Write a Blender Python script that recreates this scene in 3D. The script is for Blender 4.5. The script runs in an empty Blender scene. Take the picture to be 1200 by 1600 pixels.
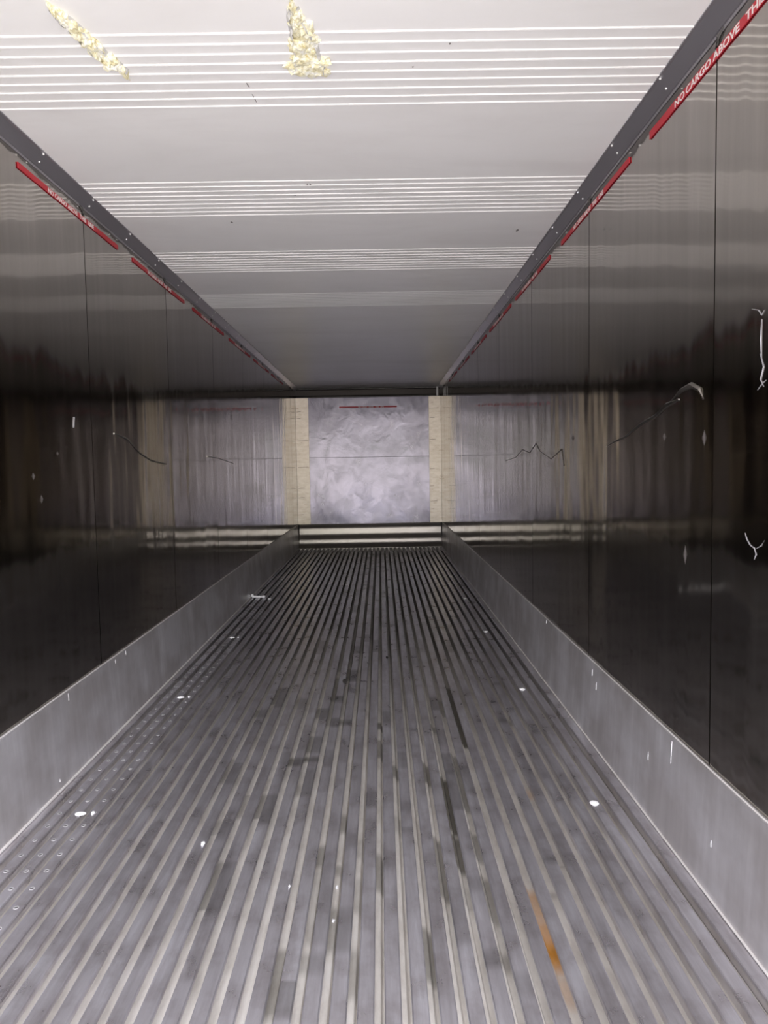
import bpy, bmesh, math, random
from mathutils import Vector, Matrix, noise
random.seed(7)
S = bpy.context.scene
COL = S.collection

# ------------------------------------------------------------------ camera
XL, XR = -1.326, 0.964          # side walls
H = 2.499                       # ceiling
Y0, Y1 = 0.10, 11.753           # door end, far bulkhead
CAMZ = 1.2797
FW = Vector((0.00352, 0.99802, -0.06275)); RT = Vector((0.99985, -0.00458, -0.01675))
UP = RT.cross(FW).normalized(); RT = FW.cross(UP).normalized()
cd = bpy.data.cameras.new('camera'); cam = bpy.data.objects.new('camera', cd); COL.objects.link(cam)
cd.sensor_fit = 'VERTICAL'; cd.sensor_height = 36.0; cd.lens = 36.0 * 1160 / 1600
cd.clip_start = 0.02
m = Matrix.Identity(4)
for i in range(3):
    m[i][0] = RT[i]; m[i][1] = UP[i]; m[i][2] = -FW[i]
m[2][3] = CAMZ
cam.matrix_world = m
S.camera = cam

def unp(px, py, z):             # a pixel of the photograph on the level z
    d = FW * 1160 + RT * (px - 600) - UP * (py - 800)
    t = (z - CAMZ) / d.z
    return d.x * t, d.y * t

# ------------------------------------------------------------------ world, light, exposure
SKY = 7.8; GROUND = 3.25
w = bpy.data.worlds.new('world'); S.world = w; w.use_nodes = True
nt = w.node_tree; nt.nodes.clear()
def N(nt, t, **k):
    n = nt.nodes.new(t)
    for a, b in k.items(): setattr(n, a, b)
    return n
def ramp(nt, stops, interp='LINEAR'):
    r = N(nt, 'ShaderNodeValToRGB'); e = r.color_ramp.elements; r.color_ramp.interpolation = interp
    while len(e) < len(stops): e.new(0.5)
    for i, (p, c) in enumerate(stops):
        e[i].position = p
        e[i].color = (c[0], c[1], c[2], 1) if hasattr(c, '__len__') else (c, c, c, 1)
    return r
tc = N(nt, 'ShaderNodeTexCoord'); sx = N(nt, 'ShaderNodeSeparateXYZ'); nt.links.new(tc.outputs['Generated'], sx.inputs[0])
nz = N(nt, 'ShaderNodeTexNoise'); nz.inputs['Scale'].default_value = 9; nz.inputs['Detail'].default_value = 4
nt.links.new(tc.outputs['Generated'], nz.inputs['Vector'])
ad = N(nt, 'ShaderNodeMath', operation='MULTIPLY_ADD'); ad.inputs[1].default_value = 0.35; nt.links.new(nz.outputs[0], ad.inputs[0])
ma = N(nt, 'ShaderNodeMath', operation='MULTIPLY_ADD'); ma.inputs[1].default_value = 0.5; ma.inputs[2].default_value = 0.325
nt.links.new(sx.outputs['Z'], ma.inputs[0]); nt.links.new(ma.outputs[0], ad.inputs[2])
rp = ramp(nt, [(0.0, (GROUND*.55, GROUND*.525, GROUND*.51)), (0.36, (GROUND*.85, GROUND*.82, GROUND*.79)), (0.485, (GROUND*1.15, GROUND*1.10, GROUND*1.10)), (0.51, (1.3, 1.25, 1.25)),
               (0.55, (1.3, 1.5, 1.0)), (0.60, (SKY*.75, SKY*.76, SKY*.88)), (1.0, (SKY*.86, SKY*.87, SKY))])
nt.links.new(ad.outputs[0], rp.inputs[0])
bg = N(nt, 'ShaderNodeBackground'); wo = N(nt, 'ShaderNodeOutputWorld')
lx = N(nt, 'ShaderNodeMath', operation='MULTIPLY_ADD'); lx.inputs[1].default_value = .7; lx.inputs[2].default_value = 1.0   # the sky is brighter to the right of the doors
nt.links.new(sx.outputs['X'], lx.inputs[0]); nt.links.new(lx.outputs[0], bg.inputs[1])
nt.links.new(rp.outputs[0], bg.inputs[0]); nt.links.new(bg.outputs[0], wo.inputs[0])

pl = bpy.data.lights.new('doorway_daylight', 'AREA'); pl.shape = 'RECTANGLE'; pl.size = XR - XL; pl.size_y = H
pl.cycles.is_portal = True
po = bpy.data.objects.new('doorway_daylight', pl); COL.objects.link(po)
po.location = ((XL + XR) / 2, Y0 - 0.02, H / 2); po.rotation_euler = (math.radians(90), 0, 0)

S.view_settings.view_transform = 'Standard'; S.view_settings.look = 'None'
S.view_settings.gamma = 1; S.view_settings.use_curve_mapping = False
S.view_settings.exposure = 1.03
try:
    S.cycles.max_bounces = 24; S.cycles.diffuse_bounces = 8; S.cycles.glossy_bounces = 16
except Exception: pass

# ------------------------------------------------------------------ materials
def mat(name):
    m = bpy.data.materials.new(name); m.use_nodes = True
    return m, m.node_tree, m.node_tree.nodes['Principled BSDF']
def coords(nt, scale, kind='Object'):
    t = N(nt, 'ShaderNodeTexCoord'); mp = N(nt, 'ShaderNodeMapping'); mp.inputs['Scale'].default_value = scale
    nt.links.new(t.outputs[kind], mp.inputs[0]); return mp.outputs[0]
def tex(nt, scale, sc=1, detail=3, rough=.5, dist=0):
    n = N(nt, 'ShaderNodeTexNoise'); n.inputs['Scale'].default_value = sc; n.inputs['Detail'].default_value = detail
    n.inputs['Roughness'].default_value = rough; n.inputs['Distortion'].default_value = dist
    nt.links.new(coords(nt, scale), n.inputs['Vector']); return n.outputs[0]
def mix(nt, f, a, b, mode='MIX'):
    x = N(nt, 'ShaderNodeMix', data_type='RGBA', blend_type=mode)
    for s, v in ((x.inputs[0], f), (x.inputs[6], a), (x.inputs[7], b)):
        if hasattr(v, 'is_linked'): nt.links.new(v, s)
        elif hasattr(v, '__len__'): s.default_value = (*v[:3], 1)
        else: s.default_value = v
    return x.outputs[2]
def bump(nt, p, hs):
    last = None
    for h, st, d in hs:
        b = N(nt, 'ShaderNodeBump'); b.inputs['Strength'].default_value = st; b.inputs['Distance'].default_value = d
        nt.links.new(h, b.inputs['Height'])
        if last: nt.links.new(last, b.inputs['Normal'])
        last = b.outputs[0]
    nt.links.new(last, p.inputs['Normal'])
def plain(name, c, metal=0, rough=.5):
    m, nt, p = mat(name); p.inputs['Base Color'].default_value = (*c, 1)
    p.inputs['Metallic'].default_value = metal; p.inputs['Roughness'].default_value = rough; return m

def make_wall_mat():
    m, nt, p = mat('polished_steel_lining')
    streak = tex(nt, (1, 5, .35), 3, 6, .6)
    fine = tex(nt, (1, 90, 1.2), 1, 4, .6)
    r1 = ramp(nt, [(.35, (.40, .375, .34)), (.6, (.45, .425, .39)), (.75, (.51, .485, .45))]); nt.links.new(streak, r1.inputs[0])
    p.inputs['Metallic'].default_value = 1.0
    nt.links.new(r1.outputs[0], p.inputs['Base Color'])
    rr = ramp(nt, [(.4, .08), (.58, .10), (.75, .16)]); nt.links.new(streak, rr.inputs[0]); nt.links.new(rr.outputs[0], p.inputs['Roughness'])
    bump(nt, p, [(tex(nt, (1, 2.2, .5), 1.6, 2), 1, .008), (tex(nt, (1, 11, 2.6), 1, 3), 1, .00012), (fine, .10, .0002)])
    return m
M_WALL = make_wall_mat()

def make_ceiling_mat():
    m, nt, p = mat('white_enamel_ceiling')
    n = tex(nt, (.7, 2.0, 1), 1.5, 5, .6, .4)
    r = ramp(nt, [(.3, (.82, .80, .78)), (.5, (.87, .855, .835)), (.7, (.89, .875, .86))]); nt.links.new(n, r.inputs[0])
    nt.links.new(r.outputs[0], p.inputs['Base Color'])
    p.inputs['Roughness'].default_value = .38; p.inputs['Specular IOR Level'].default_value = .6
    bump(nt, p, [(tex(nt, (1, 1.5, 1), 1.3, 2), 1, .004)])
    return m
M_CEIL = make_ceiling_mat()

def make_bar_mat():
    m, nt, p = mat('worn_aluminium_bar')
    a = N(nt, 'ShaderNodeVertexColor'); a.layer_name = 'stain_shade'
    n = tex(nt, (12, 1.2, 1), 1.5, 6, .65)
    n2 = tex(nt, (9, 7, 1), 1, 5, .6)
    r = ramp(nt, [(.34, (.58, .555, .575)), (.55, (.73, .71, .74)), (.68, (.86, .85, .89))]); nt.links.new(n, r.inputs[0])
    r2 = ramp(nt, [(.38, (.84, .82, .81)), (.54, (1, 1, 1))]); nt.links.new(n2, r2.inputs[0])
    c = mix(nt, 1.0, r.outputs[0], r2.outputs[0], 'MULTIPLY')
    c = mix(nt, 1.0, c, a.outputs[0], 'MULTIPLY')
    nt.links.new(c, p.inputs['Base Color'])
    p.inputs['Metallic'].default_value = .88
    rr = ramp(nt, [(.3, .25), (.7, .38)]); nt.links.new(n2, rr.inputs[0]); nt.links.new(rr.outputs[0], p.inputs['Roughness'])
    bump(nt, p, [(tex(nt, (30, 4, 1), 1, 3), .3, .0007)])
    return m
M_BAR = make_bar_mat()

def make_pan_mat():
    m, nt, p = mat('grimy_channel_bottom')
    a = N(nt, 'ShaderNodeVertexColor'); a.layer_name = 'stain_shade'
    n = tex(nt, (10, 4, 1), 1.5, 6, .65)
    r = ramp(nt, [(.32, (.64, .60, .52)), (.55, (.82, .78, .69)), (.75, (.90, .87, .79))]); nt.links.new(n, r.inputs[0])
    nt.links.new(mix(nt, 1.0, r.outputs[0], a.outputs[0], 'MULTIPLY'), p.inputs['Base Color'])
    p.inputs['Metallic'].default_value = .3; p.inputs['Roughness'].default_value = .38
    bump(nt, p, [(tex(nt, (40, 12, 1), 1, 4), .6, .002)])
    return m
M_PAN = make_pan_mat()

def make_kick_mat():
    m, nt, p = mat('scuffed_aluminium_plate')
    s = tex(nt, (1, 9, .8), 2, 6, .62)
    b = tex(nt, (1, 1.6, 2), 2, 4)
    r = ramp(nt, [(.3, (.70, .685, .68)), (.55, (.77, .755, .755)), (.72, (.85, .84, .84))]); nt.links.new(s, r.inputs[0])
    r2 = ramp(nt, [(.4, (.78, .76, .74)), (.62, (1, 1, 1))]); nt.links.new(b, r2.inputs[0])
    nt.links.new(mix(nt, 1.0, r.outputs[0], r2.outputs[0], 'MULTIPLY'), p.inputs['Base Color'])
    p.inputs['Metallic'].default_value = .8; p.inputs['Roughness'].default_value = .42
    bump(nt, p, [(tex(nt, (1, 3, 2), 1.5, 3), 1, .004)])
    return m
M_KICK = make_kick_mat()

def make_end_mat():
    m, nt, p = mat('satin_bulkhead_sheet')
    n = tex(nt, (3, 1, 2.4), 1.6, 6, .6, .6)
    r = ramp(nt, [(.35, (.125, .117, .135)), (.6, (.15, .14, .16)), (.74, (.26, .245, .265))]); nt.links.new(n, r.inputs[0])
    nt.links.new(r.outputs[0], p.inputs['Base Color'])
    p.inputs['Metallic'].default_value = .75
    rr = ramp(nt, [(.4, .12), (.7, .3)]); nt.links.new(n, rr.inputs[0]); nt.links.new(rr.outputs[0], p.inputs['Roughness'])
    bump(nt, p, [(tex(nt, (3, 1, 2.4), 1.4, 3, .5, .6), 1, .0028)])
    return m
M_END = make_end_mat()

def make_strip_mat():
    m, nt, p = mat('yellowed_corner_panel')
    n = tex(nt, (10, 1, 22), 1, 6, .7)
    r = ramp(nt, [(.28, (.16, .12, .08)), (.38, (.42, .36, .29)), (.6, (.50, .445, .37))]); nt.links.new(n, r.inputs[0])
    nt.links.new(r.outputs[0], p.inputs['Base Color']); p.inputs['Roughness'].default_value = .36; p.inputs['Metallic'].default_value = .6
    bump(nt, p, [(n, 1, .002)])
    return m
M_STRIP = make_strip_mat()
M_COVE = plain('dull_grey_cove', (.40, .385, .41), .72, .34)
M_STEEL = plain('bright_steel', (.66, .64, .61), .9, .24)
M_SCRAP = plain('torn_steel', (.38, .37, .38), .5, .45)
M_BEAD = plain('pale_bead', (.62, .59, .55), .25, .45)
M_DRIP = plain('pale_drip', (.60, .59, .58), .5, .4)
M_CREASE = plain('creased_steel', (.28, .26, .235), 1, .3)
M_DARK = plain('dark_sealant', (.035, .028, .025), 0, .7)
M_RIVET = plain('rivet_head', (.8, .8, .78), .3, .3)
M_RED = plain('red_tape', (.52, .02, .035), 0, .45)
M_WHITE = plain('white_print', (.85, .78, .76), 0, .5)
M_CRUMB = plain('white_foam', (.88, .87, .84), 0, .7)
M_TORN = plain('torn_sheet_edge', (.62, .61, .59), .2, .4)
def make_foam():
    m, nt, p = mat('exposed_insulation_foam')
    n = tex(nt, (40, 40, 40), 1, 5, .7)
    r = ramp(nt, [(.3, (.50, .44, .24)), (.42, (.80, .73, .46)), (.52, (.88, .85, .66)), (.64, (.93, .92, .86))]); nt.links.new(n, r.inputs[0])
    nt.links.new(r.outputs[0], p.inputs['Base Color']); p.inputs['Roughness'].default_value = .85
    bump(nt, p, [(tex(nt, (140, 140, 140), 1, 4), 1, .003)])
    return m
M_FOAM = make_foam()

# ------------------------------------------------------------------ builders
def link(name, bm, m, parent=None, smooth=False, **props):
    me = bpy.data.meshes.new(name); bm.normal_update(); bm.to_mesh(me); bm.free()
    if m: me.materials.append(m)
    if smooth:
        for f in me.polygons: f.use_smooth = True
        me.set_sharp_from_angle(angle=math.radians(35))
    o = bpy.data.objects.new(name, me); COL.objects.link(o)
    if parent: o.parent = parent
    for k, v in props.items(): o[k] = v
    return o
def box(bm, a, b):
    v = [bm.verts.new((x, y, z)) for x in (a[0], b[0]) for y in (a[1], b[1]) for z in (a[2], b[2])]
    for f in ((0, 1, 3, 2), (4, 6, 7, 5), (0, 4, 5, 1), (2, 3, 7, 6), (0, 2, 6, 4), (1, 5, 7, 3)):
        bm.faces.new([v[i] for i in f])
    return v
def boxobj(name, a, b, m, parent=None, bev=0, **p):
    bm = bmesh.new(); box(bm, a, b); bmesh.ops.recalc_face_normals(bm, faces=bm.faces)
    if bev: bmesh.ops.bevel(bm, geom=list(bm.edges), offset=bev, segments=2, affect='EDGES')
    return link(name, bm, m, parent, **p)
def extrude_y(bm, prof, ys, closed=True):      # prof: (x, z) loop
    rings = [[bm.verts.new((x, y, z)) for x, z in prof] for y in ys]
    n = len(prof)
    for a, b in zip(rings, rings[1:]):
        for i in range(n if closed else n - 1):
            j = (i + 1) % n
            bm.faces.new((a[i], a[j], b[j], b[i]))
    if closed:
        bm.faces.new(rings[0][::-1]); bm.faces.new(rings[-1])
    bmesh.ops.recalc_face_normals(bm, faces=bm.faces)
    return rings
def extrude_x(bm, prof, xs, closed=True):      # prof: (y, z)
    rings = [[bm.verts.new((x, y, z)) for y, z in prof] for x in xs]
    n = len(prof)
    for a, b in zip(rings, rings[1:]):
        for i in range(n if closed else n - 1):
            j = (i + 1) % n
            bm.faces.new((a[i], a[j], b[j], b[i]))
    if closed:
        bm.faces.new(rings[0][::-1]); bm.faces.new(rings[-1])
    bmesh.ops.recalc_face_normals(bm, faces=bm.faces)
    return rings
def tube(bm, pts, rad, seg=6):
    rings = []
    for i, p in enumerate(pts):
        p = Vector(p); a = Vector(pts[max(i - 1, 0)]); b = Vector(pts[min(i + 1, len(pts) - 1)])
        t = (b - a).normalized(); u = t.orthogonal().normalized(); v = t.cross(u)
        r = rad[i] if hasattr(rad, '__len__') else rad
        rings.append([bm.verts.new(p + (u * math.cos(k * 2 * math.pi / seg) + v * math.sin(k * 2 * math.pi / seg)) * r) for k in range(seg)])
    for a, b in zip(rings, rings[1:]):
        for k in range(seg): bm.faces.new((a[k], a[(k + 1) % seg], b[(k + 1) % seg], b[k]))
    bm.faces.new(rings[0][::-1]); bm.faces.new(rings[-1])
    bmesh.ops.recalc_face_normals(bm, faces=bm.faces)

# ------------------------------------------------------------------ side walls
SEAMS = [2.155 + 1.283 * k for k in range(-2, 8)]
def side_wall(name, x, s):                      # s: +1 right wall, -1 left wall (outward)
    bk = boxobj(name, (min(x + s * .006, x + s * .09), Y0, -.10), (max(x + s * .006, x + s * .09), Y1 + .1, H + .06), M_DARK, kind='structure')
    edges = [Y0] + [e for e in SEAMS if e > Y0 + .1] + [Y1]
    for k, (a, b) in enumerate(zip(edges, edges[1:])):
        bm = bmesh.new()
        ny = max(2, int((b - a) / .05)); nz_ = 50
        g = []
        for i in range(ny + 1):
            y = a + .0032 + (b - a - .0064) * i / ny; col = []
            for j in range(nz_ + 1):
                z = -.02 + (H + .03) * j / nz_
                e = min(1, min(y - a, b - y) / .12) * min(1, z / .4 if z > 0 else 0, (H - z) / .2 if z < H else 0)
                d = .0022 * noise.noise(Vector((y * 1.1, z * .8, x * 3 + 5))) + .0010 * noise.noise(Vector((y * 3.1, z * 1.3, x * 3 + 9)))
                # a low lap joint where each sheet overlaps the next
                lap = 0
                col.append(bm.verts.new((x - s * (d * e + lap + .0005), y, z)))
            g.append(col)
        for i in range(ny):
            for j in range(nz_):
                q = (g[i][j], g[i + 1][j], g[i + 1][j + 1], g[i][j + 1])
                bm.faces.new(q if s < 0 else q[::-1])
        # turn the sheet's edges back to the wall so that it has thickness
        ext = bmesh.ops.extrude_edge_only(bm, edges=[e for e in bm.edges if e.is_boundary])
        for v in [q for q in ext['geom'] if isinstance(q, bmesh.types.BMVert)]: v.co.x = x + s * .007
        link('wall_panel', bm, M_WALL, bk, True)
    return bk
WL = side_wall('wall_left', XL, -1)
WR = side_wall('wall_right', XR, 1)

# dents, creases and torn spots on the linings
def crease(parent, x, s, pts, rad, m, label):
    if m is M_CREASE: rad = [q * .6 for q in rad] if hasattr(rad, '__len__') else rad * .6
    bm = bmesh.new()
    tube(bm, [(x, y, z) for y, z in pts], rad, 6)
    link('crease' if m is M_CREASE else 'torn_metal', bm, m, parent, True, label=label)
crease(WR, XR - .001, 1, [(3.16, 1.345), (3.06, 1.36), (2.92, 1.375), (2.84, 1.395), (2.72, 1.42), (2.6, 1.435), (2.5, 1.465), (2.4, 1.475)], [.002, .006, .007, .008, .009, .012, .015, .005], M_CREASE, 'long slanting crease pressed into the steel')
crease(WR, XR - .002, 1, [(2.46, 1.475), (2.38, 1.502), (2.30, 1.51), (2.24, 1.49), (2.22, 1.46)], [.004, .012, .016, .013, .004], M_CREASE, 'bulged dent rim at the end of the crease')
crease(WR, XR - .001, 1, [(5.7, 1.30), (5.3, 1.32), (5.05, 1.37), (4.8, 1.345), (4.6, 1.40), (4.5, 1.35), (4.2, 1.30), (3.95, 1.35), (3.9, 1.26)], .005, M_CREASE, 'zigzag crease in the steel')
crease(WL, XL + .001, -1, [(3.72, 1.46), (3.9, 1.44), (4.1, 1.37), (4.3, 1.33), (4.6, 1.31)], .007, M_CREASE, 'wavy crease in the steel')
crease(WL, XL + .001, -1, [(5.7, 1.37), (6.1, 1.36), (6.7, 1.32)], .006, M_CREASE, 'faint crease in the steel')
for pts in ([(1.935, 1.665), (1.90, 1.655), (1.885, 1.64), (1.872, 1.65)], [(1.885, 1.63), (1.888, 1.58), (1.883, 1.53)],
            [(1.89, 1.545), (1.872, 1.51), (1.886, 1.48), (1.87, 1.46)], [(1.90, 1.455), (1.875, 1.47), (1.86, 1.475)],
            [(1.955, 1.085), (1.945, 1.07), (1.925, 1.055), (1.905, 1.05), (1.895, 1.035), (1.905, 1.02)], [(1.895, 1.05), (1.87, 1.06), (1.855, 1.075)]):
    crease(WR, XR - .002, 1, pts, [.0006] + [.0016] * (len(pts) - 2) + [.0006], M_SCRAP, 'bright torn scrap of steel lining')
crease(WL, XL + .002, -1, [(3.24, 1.51), (3.235, 1.49), (3.23, 1.465)], .004, M_SCRAP, 'bright torn scrap of steel lining')
for k, (ws, pa, y, z, l) in enumerate([(1, WR, 2.52, 1.36, .03), (1, WR, 2.21, 1.345, .05), (1, WR, 2.34, .98, .07), (1, WR, 3.72, 1.40, .03), (-1, WL, 3.06, 1.35, .02), (-1, WL, 2.9, 1.17, .035), (-1, WL, 2.84, 1.26, .03)]):
    x = XR if ws > 0 else XL
    bm = bmesh.new(); tube(bm, [(x, y, z + l / 2), (x - ws * .002, y, z), (x, y, z - l / 2)], [.001, .006, .001]); link('gouge', bm, M_DARK, pa, True, label='short dark gouge')

# ------------------------------------------------------------------ ceiling with its beaded panels
rib_start = [1.10, 2.170, 3.255, 4.290, 5.330, 6.390, 7.450, 8.510, 9.570, 10.630]
prof = [(Y0, H)]
for g in rib_start:
    for k in range(9):
        y = g + k * .0525; q = .75 if g < 5 else (.5 if g < 6 else .15)
        prof += [(y - .005, H), (y - .003, H - .0035 * q), (y + .0015, H - .0045 * q), (y + .005, H)]
prof += [(Y1 + .09, H)]
bm = bmesh.new()
fine = []
for a, b in zip(prof, prof[1:]):
    fine.append(a)
    if b[0] - a[0] > .2:
        n = int((b[0] - a[0]) / .12)
        fine += [(a[0] + (b[0] - a[0]) * i / n, a[1]) for i in range(1, n)]
fine.append(prof[-1])
fine2 = fine + [(Y1 + .09, H + .09), (Y0, H + .09)]
extrude_x(bm, fine2, [XL - .09, XR + .09])
CEIL = link('ceiling', bm, M_CEIL, kind='structure')

def gash(path, widths, label, seed):
    """foam showing through a long tear in the ceiling skin, with curled sheet edges"""
    rnd = random.Random(seed)
    bm = bmesh.new()
    n = len(path)
    for i in range(n * 2):
        t = i / (n * 2 - 1) * (n - 1); k = min(int(t), n - 2); f = t - k
        px = path[k][0] * (1 - f) + path[k + 1][0] * f; py = path[k][1] * (1 - f) + path[k + 1][1] * f
        wd = widths[k] * (1 - f) + widths[k + 1] * f
        for q in range(2):
            ox = rnd.uniform(-.35, .35) * wd
            r = bmesh.ops.create_icosphere(bm, subdivisions=3, radius=1)
            sx_, sy_, sz_ = wd * rnd.uniform(.30, .62), rnd.uniform(.022, .046), rnd.uniform(.007, .018)
            for v in r['verts']:
                c = v.co; d = 1 + .55 * noise.noise(c * 1.9 + Vector((i, q, seed))) + .30 * noise.noise(c * 5 + Vector((i, q, seed)))
                v.co = Vector((px + ox + c.x * sx_ * d, py + c.y * sy_ * d, H - .001 + c.z * sz_ * d))
    link('exposed_insulation', bm, M_FOAM, CEIL, False, label=label)
    for side in (-1, 1):                        # the torn skin curling down along both sides
        bm = bmesh.new(); prev = None
        for i in range(n * 4):
            t = i / (n * 4 - 1) * (n - 1); k = min(int(t), n - 2); f = t - k
            px = path[k][0] * (1 - f) + path[k + 1][0] * f; py = path[k][1] * (1 - f) + path[k + 1][1] * f
            wd = widths[k] * (1 - f) + widths[k + 1] * f
            j = rnd.uniform(.0, .010)
            x0 = px + side * (wd * .5 + .010); x1 = px + side * (wd * .5 - .002 + j * .4)
            cur = [bm.verts.new((x0, py, H - .0002)), bm.verts.new(((x0 + x1) / 2, py, H - .004)), bm.verts.new((x1, py, H - .007 - j)),
                   bm.verts.new((x1 + side * .0015, py, H - .006 - j)), bm.verts.new((x0, py, H + .002))]
            if prev:
                for a in range(5):
                    b = (a + 1) % 5; bm.faces.new((prev[a], prev[b], cur[b], cur[a]))
            prev = cur
        bmesh.ops.recalc_face_normals(bm, faces=bm.faces)
        link('torn_skin', bm, M_TORN, CEIL, False, label='torn edge of the white ceiling skin')
gash([(-.845, 2.05), (-.835, 2.09), (-.820, 2.15), (-.812, 2.20), (-.800, 2.26), (-.785, 2.31), (-.765, 2.352)], [.012, .030, .030, .034, .030, .036, .016], 'slanting tear with yellow foam and bright flaps', 3)
gash([(-.212, 2.05), (-.212, 2.10), (-.205, 2.16), (-.200, 2.22), (-.198, 2.28), (-.198, 2.34), (-.196, 2.375)], [.012, .028, .042, .060, .062, .082, .075], 'wide crumbling tear with pale yellow foam', 11)
for x, y, sx_, sy_, rz in ((-.296, 3.30, .004, .012, 0), (-.284, 3.30, .004, .012, 0), (.222, 2.237, .003, .005, 0), (-.404, 2.45, .002, .022, .15), (-.397, 2.54, .002, .030, .1), (.738, 3.98, .007, .02, 0), (.12, 2.36, .003, .004, 0), (-.72, 3.78, .006, .010, 0), (-.37, 3.42, .003, .014, .8)):
    bm = bmesh.new(); r = bmesh.ops.create_icosphere(bm, subdivisions=2, radius=1)
    for v in bm.verts: v.co = Vector((v.co.x * sx_, v.co.y * sy_, v.co.z * .0012))
    bmesh.ops.rotate(bm, verts=bm.verts, matrix=Matrix.Rotation(-rz, 3, 'Z')); bmesh.ops.translate(bm, verts=bm.verts, vec=(x, y, H))
    link('scuff_mark', bm, plain('scuff', (.22, .2, .19), 0, .7), CEIL, True, label='small dark scuff')

# ------------------------------------------------------------------ coves between walls and ceiling
def cove(name, x, s):
    bm = bmesh.new()
    ci, dz = .0615, .030
    p = [(x + s * .004, H - dz - .012), (x - s * .003, H - dz - .012), (x - s * .0045, H - dz - .004), (x - s * .010, H - dz - .004),
         (x - s * .014, H - dz - .001), (x - s * (ci - .008), H - .006), (x - s * (ci - .003), H - .005), (x - s * ci, H - .004), (x - s * ci, H + .004), (x + s * .004, H + .004)]
    extrude_y(bm, p, [Y0, 3, 6, 9, Y1 - .002])
    t = link(name, bm, M_COVE, kind='structure')
    y = .46
    while y < Y1 - .1:
        for (f, dy) in ((.90, 0), (.40, .03)):
            bm = bmesh.new(); bmesh.ops.create_uvsphere(bm, u_segments=10, v_segments=6, radius=.0042)
            bmesh.ops.translate(bm, verts=bm.verts, vec=(x - s * (ci * f), y + dy, H - (.0085 if f > .5 else .0245)))
            link('rivet', bm, M_RIVET, t, True)
        y += .494
    for e in SEAMS:                              # dark sealant smear where each wall seam meets the cove
        if e < Y0 + .3: continue
        bm = bmesh.new(); tube(bm, [(x - s * .003, e - .05, H - dz - .006), (x - s * .004, e - .015, H - dz - .014), (x - s * .003, e + .0, H - dz - .04), (x - s * .001, e, H - dz - .07)], [.002, .006, .005, .001])
        link('sealant_smear', bm, plain('sealant_grey', (.10, .095, .09), 0, .5), t, True, label='dark sealant smear')
    return t
cove('trim_1', XL, -1); cove('trim_2', XR, 1)

# ------------------------------------------------------------------ kick plates
KZ = .369
def kick(name, x, s, bead):
    bm = bmesh.new()
    p = [(x + s * .003, KZ), (x - s * .006, KZ), (x - s * .0085, KZ - .003), (x - s * .0085, KZ - .008), (x - s * .0062, KZ - .011)]
    for i in range(1, 8):
        t = i / 8; p.append((x - s * (.0062 + (.026 - .0062) * t), (KZ - .011) * (1 - t)))
    p += [(x - s * .026, .006), (x - s * .026, -.062), (x + s * .003, -.062)]
    ys = [Y0 + i * (Y1 - Y0 - .02) / 60 for i in range(61)]
    extrude_y(bm, p, ys)
    o = link(name, bm, M_KICK, kind='structure')
    bm = bmesh.new(); tube(bm, [(x - s * .0068, Y0, KZ - .001), (x - s * .0068, Y1 - .25, KZ - .001)], .0028, 8)
    link('lip', bm, M_BEAD, o, True, label='bright rolled top lip')
    bm = bmesh.new(); tube(bm, [(x - s * .028, Y0, .006), (x - s * .028, Y1 - .26, .006)], bead, 8)
    link('seam_bead', bm, M_BEAD, o, True, label='pale bead along the foot')
    return o
KL = kick('baseboard_left', XL, -1, .0050); KR = kick('baseboard_right', XR, 1, .0035)
# pale drips and scratches on the plates
for pa, x, s, y, z0, l in ((KR, XR, 1, 2.42, .345, .075), (KR, XR, 1, 3.35, .33, .03), (KR, XR, 1, 3.28, .29, .035), (KR, XR, 1, 2.62, .23, .03), (KR, XR, 1, 4.3, .36, .02),
                     (KL, XL, -1, 3.05, .352, .03), (KL, XL, -1, 3.75, .356, .022), (KL, XL, -1, 3.6, .35, .02), (KL, XL, -1, 2.9, .05, .012), (KR, XR, 1, 2.1, .17, .02)):
    def kx(z): t = 1 - z / (KZ - .011); return x - s * (.0062 + .0198 * max(t, 0) + .0006)
    bm = bmesh.new(); tube(bm, [(kx(z0), y, z0), (kx(z0 - l / 2), y + .001, z0 - l / 2), (kx(z0 - l), y - .001, z0 - l)], [.0008, .0014, .0008], 6)
    link('drip', bm, M_DRIP, pa, True, label='thin pale drip')

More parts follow.
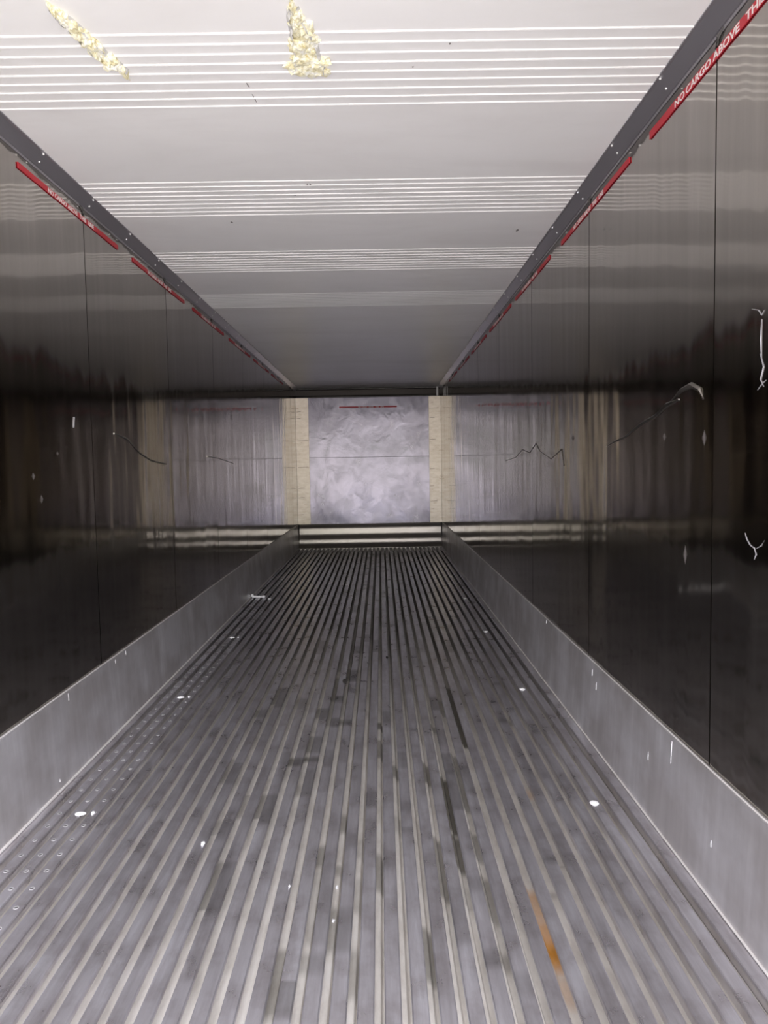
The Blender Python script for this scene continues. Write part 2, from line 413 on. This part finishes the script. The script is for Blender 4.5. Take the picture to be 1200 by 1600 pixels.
# ------------------------------------------------------------------ floor: base pan and T bars, with stains from the photograph
PITCH = .0648; GAP0 = -.154; GAPW = .0235
FY1 = Y1 - .236
ST = [  # x0,y0,x1,y1 in the photograph, darkness 0..1, kind (d dirt, o orange rust)
 (593,1128,593,1141,.8),(595,1155,596,1186,.62),(617,1195,619,1216,.6),(627,1174,631,1202,.4),(663,1190,669,1225,.68),(681,1088,690,1118,.62),
 (697,1070,724,1165,.88),(690,1212,714,1302,.85),(703,1175,723,1266,.5),(722,1195,737,1240,.4),(547,1044,547,1066,.85),(555,1046,555,1062,.75),
 (536,1020,530,1052,.7),(529,1058,523,1098,.72),(521,1095,516,1137,.5),(502,1106,499,1125,.6),(492,1149,486,1178,.55),(463,1183,461,1199,.7),
 (486,1182,484,1192,.8),(491,1200,483,1246,.42),(540,1124,539,1134,.8),(608,1019,609,1027,.8),(580,1004,580,1040,.62),(602,1109,603,1131,.45),
 (582,1234,582,1266,.28),(632,1250,635,1271,.25),(541,1272,537,1304,.55),(624,1272,629,1304,.3),(673,1130,676,1142,.6),(682,1138,690,1165,.35),
 (509,1320,501,1358,.6),(503,1358,492,1480,.25),(595,1333,595,1396,.5),(679,1305,693,1406,.6),(706,1300,722,1362,.75),(733,1295,752,1345,.5),(665,1445,680,1540,.62),
 (532,1415,524,1492,.45),(534,1350,532,1372,.5),(559,1480,554,1566,.42),(563,1370,561,1430,.3),(487,1485,483,1526,.4),(772,1480,785,1516,.45),
 (749,1363,773,1442,.5),(742,1365,755,1395,.35),(420,1240,412,1290,.5),(358,1343,330,1432,.5),(388,1238,374,1282,.38),(367,1184,356,1227,.38),
 (446,1480,428,1597,.55),(408,1108,403,1122,.55),(446,1074,434,1106,.55),(352,1280,348,1316,.3),(455,1172,447,1196,.35),(472,1225,468,1246,.3),
 (547,1300,547,1330,.3),(560,1310,558,1345,.25),(611,1325,611,1360,.15),(716,1380,725,1480,.25),(800,1515,812,1560,.3),(520,1330,515,1375,.2),
 (770,1065,775,1080,.4),(788,1120,794,1130,.6),(853,1335,862,1350,.45),(860,1385,865,1396,.5),(480,1010,470,1035,.5),(505,1000,500,1018,.5),
 (640,1010,646,1040,.3),(655,1040,664,1080,.25),(470,1090,464,1110,.35),(560,1150,559,1190,.22),(700,1000,705,1020,.4),(520,1170,516,1200,.3)]
ORA = [(817,1380,842,1430,.9),(838,1425,872,1515,1.0),(868,1510,890,1570,.45),(812,1225,820,1245,.4)]
def conv(lst, z): return [(unp(a, b, z), unp(c, d, z), k) for a, b, c, d, k in lst]
S0, S1, O1 = conv(ST, 0), conv(ST, -.042), conv(ORA, -.042)
def stain_shade(x, y, top):
    v = 0
    for (a, b, k) in (S0 if top else S1):
        if b[1] <= y <= a[1] or a[1] <= y <= b[1]:
            t = (y - a[1]) / (b[1] - a[1] + 1e-9); xx = a[0] + (b[0] - a[0]) * t
            if abs(x - xx) < (.021 if top else .0185): v = max(v, k * (.72 if top else 1) * min(1, (a[1] - y) / .035 + .15, (y - b[1]) / .035 + .15))
    # general scatter of wet patches, mostly down the middle
    c = noise.noise(Vector((round(x / .0324) * 3.7, y * 2.1, 4 if top else 9)))
    if y > 5 and c > .28: v = max(v, .35 * math.exp(-(x + .1) ** 2 / .2))
    if not top and y > 3.3:                     # painted shade: channel colour darkens unevenly where less daylight reaches from the doors
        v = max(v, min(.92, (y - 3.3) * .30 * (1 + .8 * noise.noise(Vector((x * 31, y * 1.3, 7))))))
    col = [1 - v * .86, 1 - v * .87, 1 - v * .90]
    if not top:
        for (a, b, k) in O1:
            if b[1] <= y <= a[1]:
                t = (y - a[1]) / (b[1] - a[1]); xx = a[0] + (b[0] - a[0]) * t
                if abs(x - xx) < .03:
                    q = k * min(1, (a[1] - y) / .05 + .1, (y - b[1]) / .05 + .3) * (.8 + .5 * noise.noise(Vector((x * 60, y * 9, 2)))); col = [col[0] * (1 - .12 * q), col[1] * (1 - .50 * q), col[2] * (1 - .82 * q)]
    return col
ys = []
y = 1.35
ys = [Y0, .6]
while y < FY1:
    ys.append(y); y += .012 if y < 3.6 else (.03 if y < 6 else .12)
ys.append(FY1)
pan = boxobj('floor', (XL - .08, Y0, -.10), (XR + .08, Y1 + .09, -.0625), M_DARK, kind='structure')

def paint(o, fn):
    me = o.data; ca = me.color_attributes.new('stain_shade', 'FLOAT_COLOR', 'POINT')
    for i, v in enumerate(me.vertices):
        c = fn(v.co.x, v.co.y, v.co.z); ca.data[i].color = (*c, 1)
gaps = [GAP0 + PITCH * k for k in range(-17, 17)]
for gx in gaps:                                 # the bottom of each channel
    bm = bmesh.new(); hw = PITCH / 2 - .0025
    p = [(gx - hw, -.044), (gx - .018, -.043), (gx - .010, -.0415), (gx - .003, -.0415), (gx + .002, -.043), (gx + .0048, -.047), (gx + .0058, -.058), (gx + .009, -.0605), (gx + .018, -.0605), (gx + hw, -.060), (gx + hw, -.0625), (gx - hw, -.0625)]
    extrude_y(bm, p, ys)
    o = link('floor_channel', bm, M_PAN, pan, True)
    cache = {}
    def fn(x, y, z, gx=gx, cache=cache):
        if y not in cache: cache[y] = stain_shade(gx, y, False)
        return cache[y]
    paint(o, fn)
bars = []
edges = [XL + .026] + gaps + [XR - .026]
for i, (a, b) in enumerate(zip(edges, edges[1:])):
    x0 = a + (GAPW / 2 if i else 0); x1 = b - (GAPW / 2 if i < len(gaps) else 0)
    xc = (x0 + x1) / 2
    sw = .0025
    bm = bmesh.new()
    p = [(x0, -.0090), (x0 + .0006, -.0022), (x0 + .0035, 0), (x1 - .0035, 0), (x1 - .0006, -.0022), (x1, -.0090), (x1 - .002, -.0110),
         (xc + sw + .002, -.0115), (xc + sw, -.014), (xc + sw, -.062), (xc - sw, -.062), (xc - sw, -.014), (xc - sw - .002, -.0115), (x0 + .002, -.0110)]
    extrude_y(bm, p, ys)
    o = link('floor_bar', bm, M_BAR, pan)
    cache = {}
    xm = (x0 + x1) / 2
    def fn(x, y, z, xm=xm, cache=cache):
        if y not in cache: cache[y] = stain_shade(xm, y, True)
        return cache[y]
    paint(o, fn)
    bars.append((xm, o))
# punched drain holes along the three bars beside the left kick plate: raised rims round dark pits
for xm, o in bars[1:4]:
    rim = bmesh.new(); pit = bmesh.new()
    y = 1.312
    while y < FY1 - .2:
        R0 = .0075
        for (bmx, prof_) in ((rim, [(R0 + .0015, -.0002), (R0 + .0006, .0009), (R0 - .0010, .0009), (R0 - .0020, -.0002)]),):
            rings = []
            for k in range(10):
                t = k * math.pi / 5
                rings.append([bmx.verts.new((xm + r * math.cos(t), y + r * math.sin(t), z)) for r, z in prof_])
            for k in range(10):
                A, B = rings[k], rings[(k + 1) % 10]
                for q in range(3): bmx.faces.new((A[q], A[q + 1], B[q + 1], B[q]))
        r = bmesh.ops.create_circle(pit, cap_ends=True, segments=10, radius=R0 - .0015)
        bmesh.ops.translate(pit, verts=r['verts'], vec=(xm, y, .0003))
        y += .0998
    bmesh.ops.recalc_face_normals(rim, faces=rim.faces)
    h = link('drain_hole_rims', rim, plain('hole_rim', (.34, .33, .32), .2, .7), o, True); h['kind'] = 'stuff'; h['label'] = 'raised rims of a row of punched holes'
    h = link('drain_hole_pits', pit, plain('hole_dark', (.10, .095, .09), 0, .8), o); h['kind'] = 'stuff'; h['label'] = 'dark row of punched holes'
# white sealed screw heads at even spacing along both sides of the floor
def screw(x, y, rx, ry, lab):
    bm = bmesh.new(); bmesh.ops.create_uvsphere(bm, u_segments=14, v_segments=8, radius=1)
    for v in bm.verts:
        d = 1 + .12 * noise.noise(v.co * 2 + Vector((x * 9, y * 5, 0)))
        v.co = Vector((x + v.co.x * rx * d, y + v.co.y * ry * d, .0005 + max(v.co.z, -.1) * .006))
    near = min(bars, key=lambda q: abs(q[0] - x))[1]
    link('screw_head', bm, M_CRUMB, near, True, label=lab)
for y in (2.711, 4.132, 5.592, 7.013, 8.43, 9.85):
    screw(.781, y, .017, .020, 'white sealed screw head near the right plate')
for y in (2.70, 4.095, 5.54, 8.4):
    screw(-1.142, y, .021, .014, 'white sealed screw head near the left plate'); screw(-1.098, y + .005, .006, .012, 'small white dab of sealant')

# ------------------------------------------------------------------ far bulkhead
EB = boxobj('wall_back', (XL - .0, Y1 + .004, -.05), (XR + .0, Y1 + .09, H + .0), M_DARK, kind='structure')
def sheet(name, x0, x1, z0, z1, m, dy=0, parent=EB, **p):
    bm = bmesh.new(); nx = max(2, int((x1 - x0) / .06)); nz_ = max(2, int((z1 - z0) / .06)); g = []
    for i in range(nx + 1):
        x = x0 + (x1 - x0) * i / nx; c = []
        for j in range(nz_ + 1):
            z = z0 + (z1 - z0) * j / nz_
            e = min(1, min(i, nx - i) / 2, min(j, nz_ - j) / 2)
            c.append(bm.verts.new((x, Y1 - dy - .004 * e * noise.noise(Vector((x * 2.2, z * 2, 3))), z)))
        g.append(c)
    for i in range(nx):
        for j in range(nz_): bm.faces.new((g[i][j], g[i + 1][j], g[i + 1][j + 1], g[i][j + 1]))
    ext = bmesh.ops.extrude_edge_only(bm, edges=[e for e in bm.edges if e.is_boundary])
    for v in [q for q in ext['geom'] if isinstance(q, bmesh.types.BMVert)]: v.co.y = Y1 + .005
    return link(name, bm, m, parent, True, **p)
sheet('bulkhead_panel', XL + .205, XR - .195, 1.418, 2.352, M_END, .002, label='upper grey bulkhead panel')
sheet('bulkhead_panel', XL + .205, XR - .195, .365, 1.412, M_END, .002, label='lower grey bulkhead panel')
sheet('corner_strip', XL + .003, XL + .203, .365, 2.352, M_STRIP, .006, label='yellowed scratched strip in the left corner')
sheet('corner_strip', XR - .193, XR - .003, .365, 2.352, M_STRIP, .006, label='yellowed scratched strip in the right corner')
for z in (.55, .78, 1.02, 1.28, 1.66, 1.95, 2.2):
    for xa, xb in ((XL + .02, XL + .195), (XR - .185, XR - .02)):
        zz = z + random.uniform(-.09, .09); xr = random.uniform(.3, 1)
        bm = bmesh.new(); tube(bm, [(xa, Y1 - .007, zz), (xa + (xb - xa) * xr, Y1 - .008, zz + .004)], .0025, 5); link('crack', bm, M_DARK, EB, label='thin dark crack')
# header rail across the top: two lips with a dark recess between them
bm = bmesh.new()
extrude_x(bm, [(Y1 + .0, H - .001), (Y1 - .05, H - .001), (Y1 - .055, H - .012), (Y1 - .05, H - .022), (Y1 - .018, H - .030), (Y1 - .014, 2.385), (Y1 - .030, 2.372), (Y1 - .033, 2.362), (Y1 - .030, 2.354), (Y1 + .0, 2.350)], [XL + .002, XR - .002])
hd = link('trim_3', bm, plain('brown_grey_header', (.045, .036, .030), .5, .5), kind='structure', label='dark header rail across the back wall')
for z in (H - .014, 2.361):
    bm = bmesh.new(); tube(bm, [(XL + .02, Y1 - .054 if z > 2.4 else Y1 - .034, z), (XR - .02, Y1 - .054 if z > 2.4 else Y1 - .034, z)], .004, 8); link('edge_bead', bm, M_STEEL, hd, True, label='bright edge bead')
bm = bmesh.new(); box(bm, (XR - .075, Y1 - .075, 2.352), (XR - .045, Y1 - .056, H - .002)); bmesh.ops.bevel(bm, geom=list(bm.edges), offset=.004, segments=2, affect='EDGES')
link('bracket', bm, M_CRUMB, hd, label='small white upright bracket')
# curved steel sill at the foot
cur = [(Y1 - .002, .362), (Y1 - .012, .364), (Y1 - .016, .352), (Y1 - .020, .325)]
cur = [(Y1 - .002, .364), (Y1 - .012, .364), (Y1 - .018, .350), (Y1 - .024, .338), (Y1 - .040, .326), (Y1 - .050, .312), (Y1 - .055, .290), (Y1 - .057, .250), (Y1 - .059, .215),
       (Y1 - .064, .198), (Y1 - .076, .178), (Y1 - .098, .152), (Y1 - .109, .136), (Y1 - .114, .118), (Y1 - .117, .092), (Y1 - .120, .070), (Y1 - .128, .056), (Y1 - .150, .040), (Y1 - .200, .014), (Y1 - .235, .002), (Y1 - .235, -.06), (Y1, -.06)]
bm = bmesh.new(); extrude_x(bm, cur, [XL + .027 + (XR - XL - .054) * i / 30 for i in range(31)])
link('trim_4', bm, plain('curved_steel_sill', (.46, .42, .38), .85, .38), kind='structure', smooth=True, label='curved steel sill at the foot of the back wall')

# ------------------------------------------------------------------ red load-line stickers
def lettering(parent, text, size, spans, mtx, stretch=1.0):
    """mesh lettering; spans spreads the words out, in sticker-length units"""
    for word, pos in spans:
        cu = bpy.data.curves.new('t', 'FONT'); cu.body = word; cu.size = size * 1.38; cu.extrude = .0003; cu.offset = .0006
        t = bpy.data.objects.new('t', cu); COL.objects.link(t)
        dg = bpy.context.evaluated_depsgraph_get(); me = bpy.data.meshes.new_from_object(t.evaluated_get(dg))
        bpy.data.objects.remove(t); bpy.data.curves.remove(cu)
        me.transform(Matrix.Diagonal((stretch, 1, 1, 1))); me.transform(Matrix.Translation((pos, -size * .5, 0))); me.transform(mtx)
        me.materials.clear(); me.materials.append(M_WHITE)
        o = bpy.data.objects.new('lettering', me); COL.objects.link(o); o.parent = parent
        o['label'] = 'white word ' + word
WORDS = ('NO', 'CARGO', 'ABOVE', 'THIS', 'LINE')
def sticker(side, ya, yb, z, label, group, wide=.022, text=(.235, .70)):
    x = XR if side > 0 else XL
    L = yb - ya
    bm = bmesh.new(); n = 24
    for i in range(n + 1): pass
    xo = x - side * .0055
    g = []
    for i in range(n + 1):
        y = ya + L * i / n; zz = z + .0006 * math.sin(i * 1.7)
        g.append([bm.verts.new((xo + side * .0035, y, zz - wide / 2)), bm.verts.new((xo, y, zz - wide / 2)), bm.verts.new((xo, y, zz + wide / 2)), bm.verts.new((xo + side * .0035, y, zz + wide / 2))])
    for a, b in zip(g, g[1:]):
        for k in range(4): bm.faces.new((a[k], a[(k + 1) % 4], b[(k + 1) % 4], b[k]))
    bm.faces.new(g[0]); bm.faces.new(g[-1][::-1]); bmesh.ops.recalc_face_normals(bm, faces=bm.faces)
    o = link('load_line_sticker', bm, M_RED, label=label, category='sticker', group=group)
    a, b = text; spread = (b - a) * L; size = wide * .86
    wl = [sum(.30 if c == 'I' else .72 for c in w_) * size * 1.38 * .93 for w_ in WORDS]
    gap = size * 1.0; k = (spread - 4 * gap) / sum(wl)
    pos = a * L; sp = []
    for w_, l in zip(WORDS, wl): sp.append((w_, pos)); pos += l * k + gap
    if side < 0:   # reading direction runs towards the back on the left wall
        mtx = Matrix(((0, 0, 1, xo + .0003), (1, 0, 0, ya), (0, 1, 0, z), (0, 0, 0, 1)))
    else:
        mtx = Matrix(((0, 0, -1, xo - .0003), (-1, 0, 0, yb), (0, 1, 0, z), (0, 0, 0, 1)))
    lettering(o, '', size, sp, mtx, k)
    return o
ordw = ['nearest', 'second', 'third', 'fourth', 'fifth', 'sixth', 'seventh']
for k, (a, b) in enumerate([(2.825, 3.874), (4.109, 5.16), (5.395, 6.44), (6.68, 7.73), (7.96, 9.01), (9.24, 10.29)]):
    sticker(-1, a, b, 2.411 + .004 * min(k, 2), 'red no-cargo load-line sticker high on left wall, %s from the front' % ordw[k], 'load-line stickers on the left wall')
for k, (a, b) in enumerate([(1.50, 2.667), (2.88, 3.942), (4.205, 5.26), (5.45, 6.50), (6.73, 7.78), (8.01, 9.06), (9.29, 10.34)]):
    sticker(1, a, b, 2.413 + .004 * min(k, 2), 'red no-cargo load-line sticker high on right wall, %s from the front' % ordw[k], 'load-line stickers on the right wall',
            .026 if k == 0 else .022, (.19, .80) if k == 0 else (.235, .70))
bm = bmesh.new(); box(bm, (-.635, Y1 - .007, 2.188), (.27, Y1 - .003, 2.212))
o = link('load_line_sticker', bm, M_RED, label='faded red load-line sticker across the top of the far bulkhead', category='sticker')
sp = []; pos = .30
for w_, l in zip(WORDS, (.05, .11, .11, .08, .07)): sp.append((w_, pos)); pos += l
lettering(o, '', .018, sp, Matrix(((1, 0, 0, -.635), (0, 0, -1, Y1 - .0075), (0, 1, 0, 2.20), (0, 0, 0, 1))))

# ------------------------------------------------------------------ loose scraps on the floor
def scrap(name, x, y, z, size, label, seed, cat='scrap', m=None, rz=0):
    bm = bmesh.new(); bmesh.ops.create_icosphere(bm, subdivisions=2, radius=1)
    for v in bm.verts:
        d = 1 + .45 * noise.noise(v.co * 1.6 + Vector((seed * 3.1, 0, 0)))
        v.co = Vector((v.co.x * size[0] * d, v.co.y * size[1] * d, v.co.z * size[2] * d))
    bmesh.ops.rotate(bm, verts=bm.verts, matrix=Matrix.Rotation(rz, 3, 'Z'))
    zmin = min(v.co.z for v in bm.verts)
    for v in bm.verts: v.co.z -= zmin
    o = link(name, bm, m or M_CRUMB, label=label, category=cat); o.location = (x, y, z); return o
scrap('foam_crumb', -.628, 2.46, 0, (.007, .012, .003), 'small white foam crumb alone on the left bars', 1)
xx = min(gaps, key=lambda g: abs(g + .141))
scrap('foam_crumb', xx - .005, 2.25, -.042, (.005, .008, .004), 'tiny white crumb in a middle channel, the farther of two', 2)
scrap('foam_crumb', xx - .006, 2.08, -.042, (.005, .007, .004), 'tiny white crumb in a middle channel, the nearer of two', 3)
scrap('foam_crumb', -.30, 2.19, 0, (.003, .004, .003), 'speck of white foam left of the paired channel crumbs', 4)
bm = bmesh.new()
tube(bm, [(-1.29, 7.24, .012), (-1.285, 7.24, .020), (-1.27, 7.24, .020)], [.012, .022, .020], 8)
tube(bm, [(-1.27, 7.24, .012), (-1.20, 7.238, .011), (-1.155, 7.232, .013)], [.011, .010, .013], 8)
link('plastic_clip', bm, M_CRUMB, label='pale plastic clip lying across the bars by the left kick plate', category='clip')
scrap('foam_crumb', -1.10, 7.13, 0, (.016, .015, .007), 'pale crumb lying just in front of the plastic clip', 6)
scrap('dirt_clump', -.23, 4.33, 0, (.016, .055, .006), 'black dirt clump stuck on a bar left of centre', 7, 'dirt', plain('black_dirt', (.035, .03, .025), 0, .9))
scrap('dirt_clump', .02, 4.87, 0, (.008, .03, .004), 'small black dirt speck on a bar near the centre', 8, 'dirt', bpy.data.materials['black_dirt'])
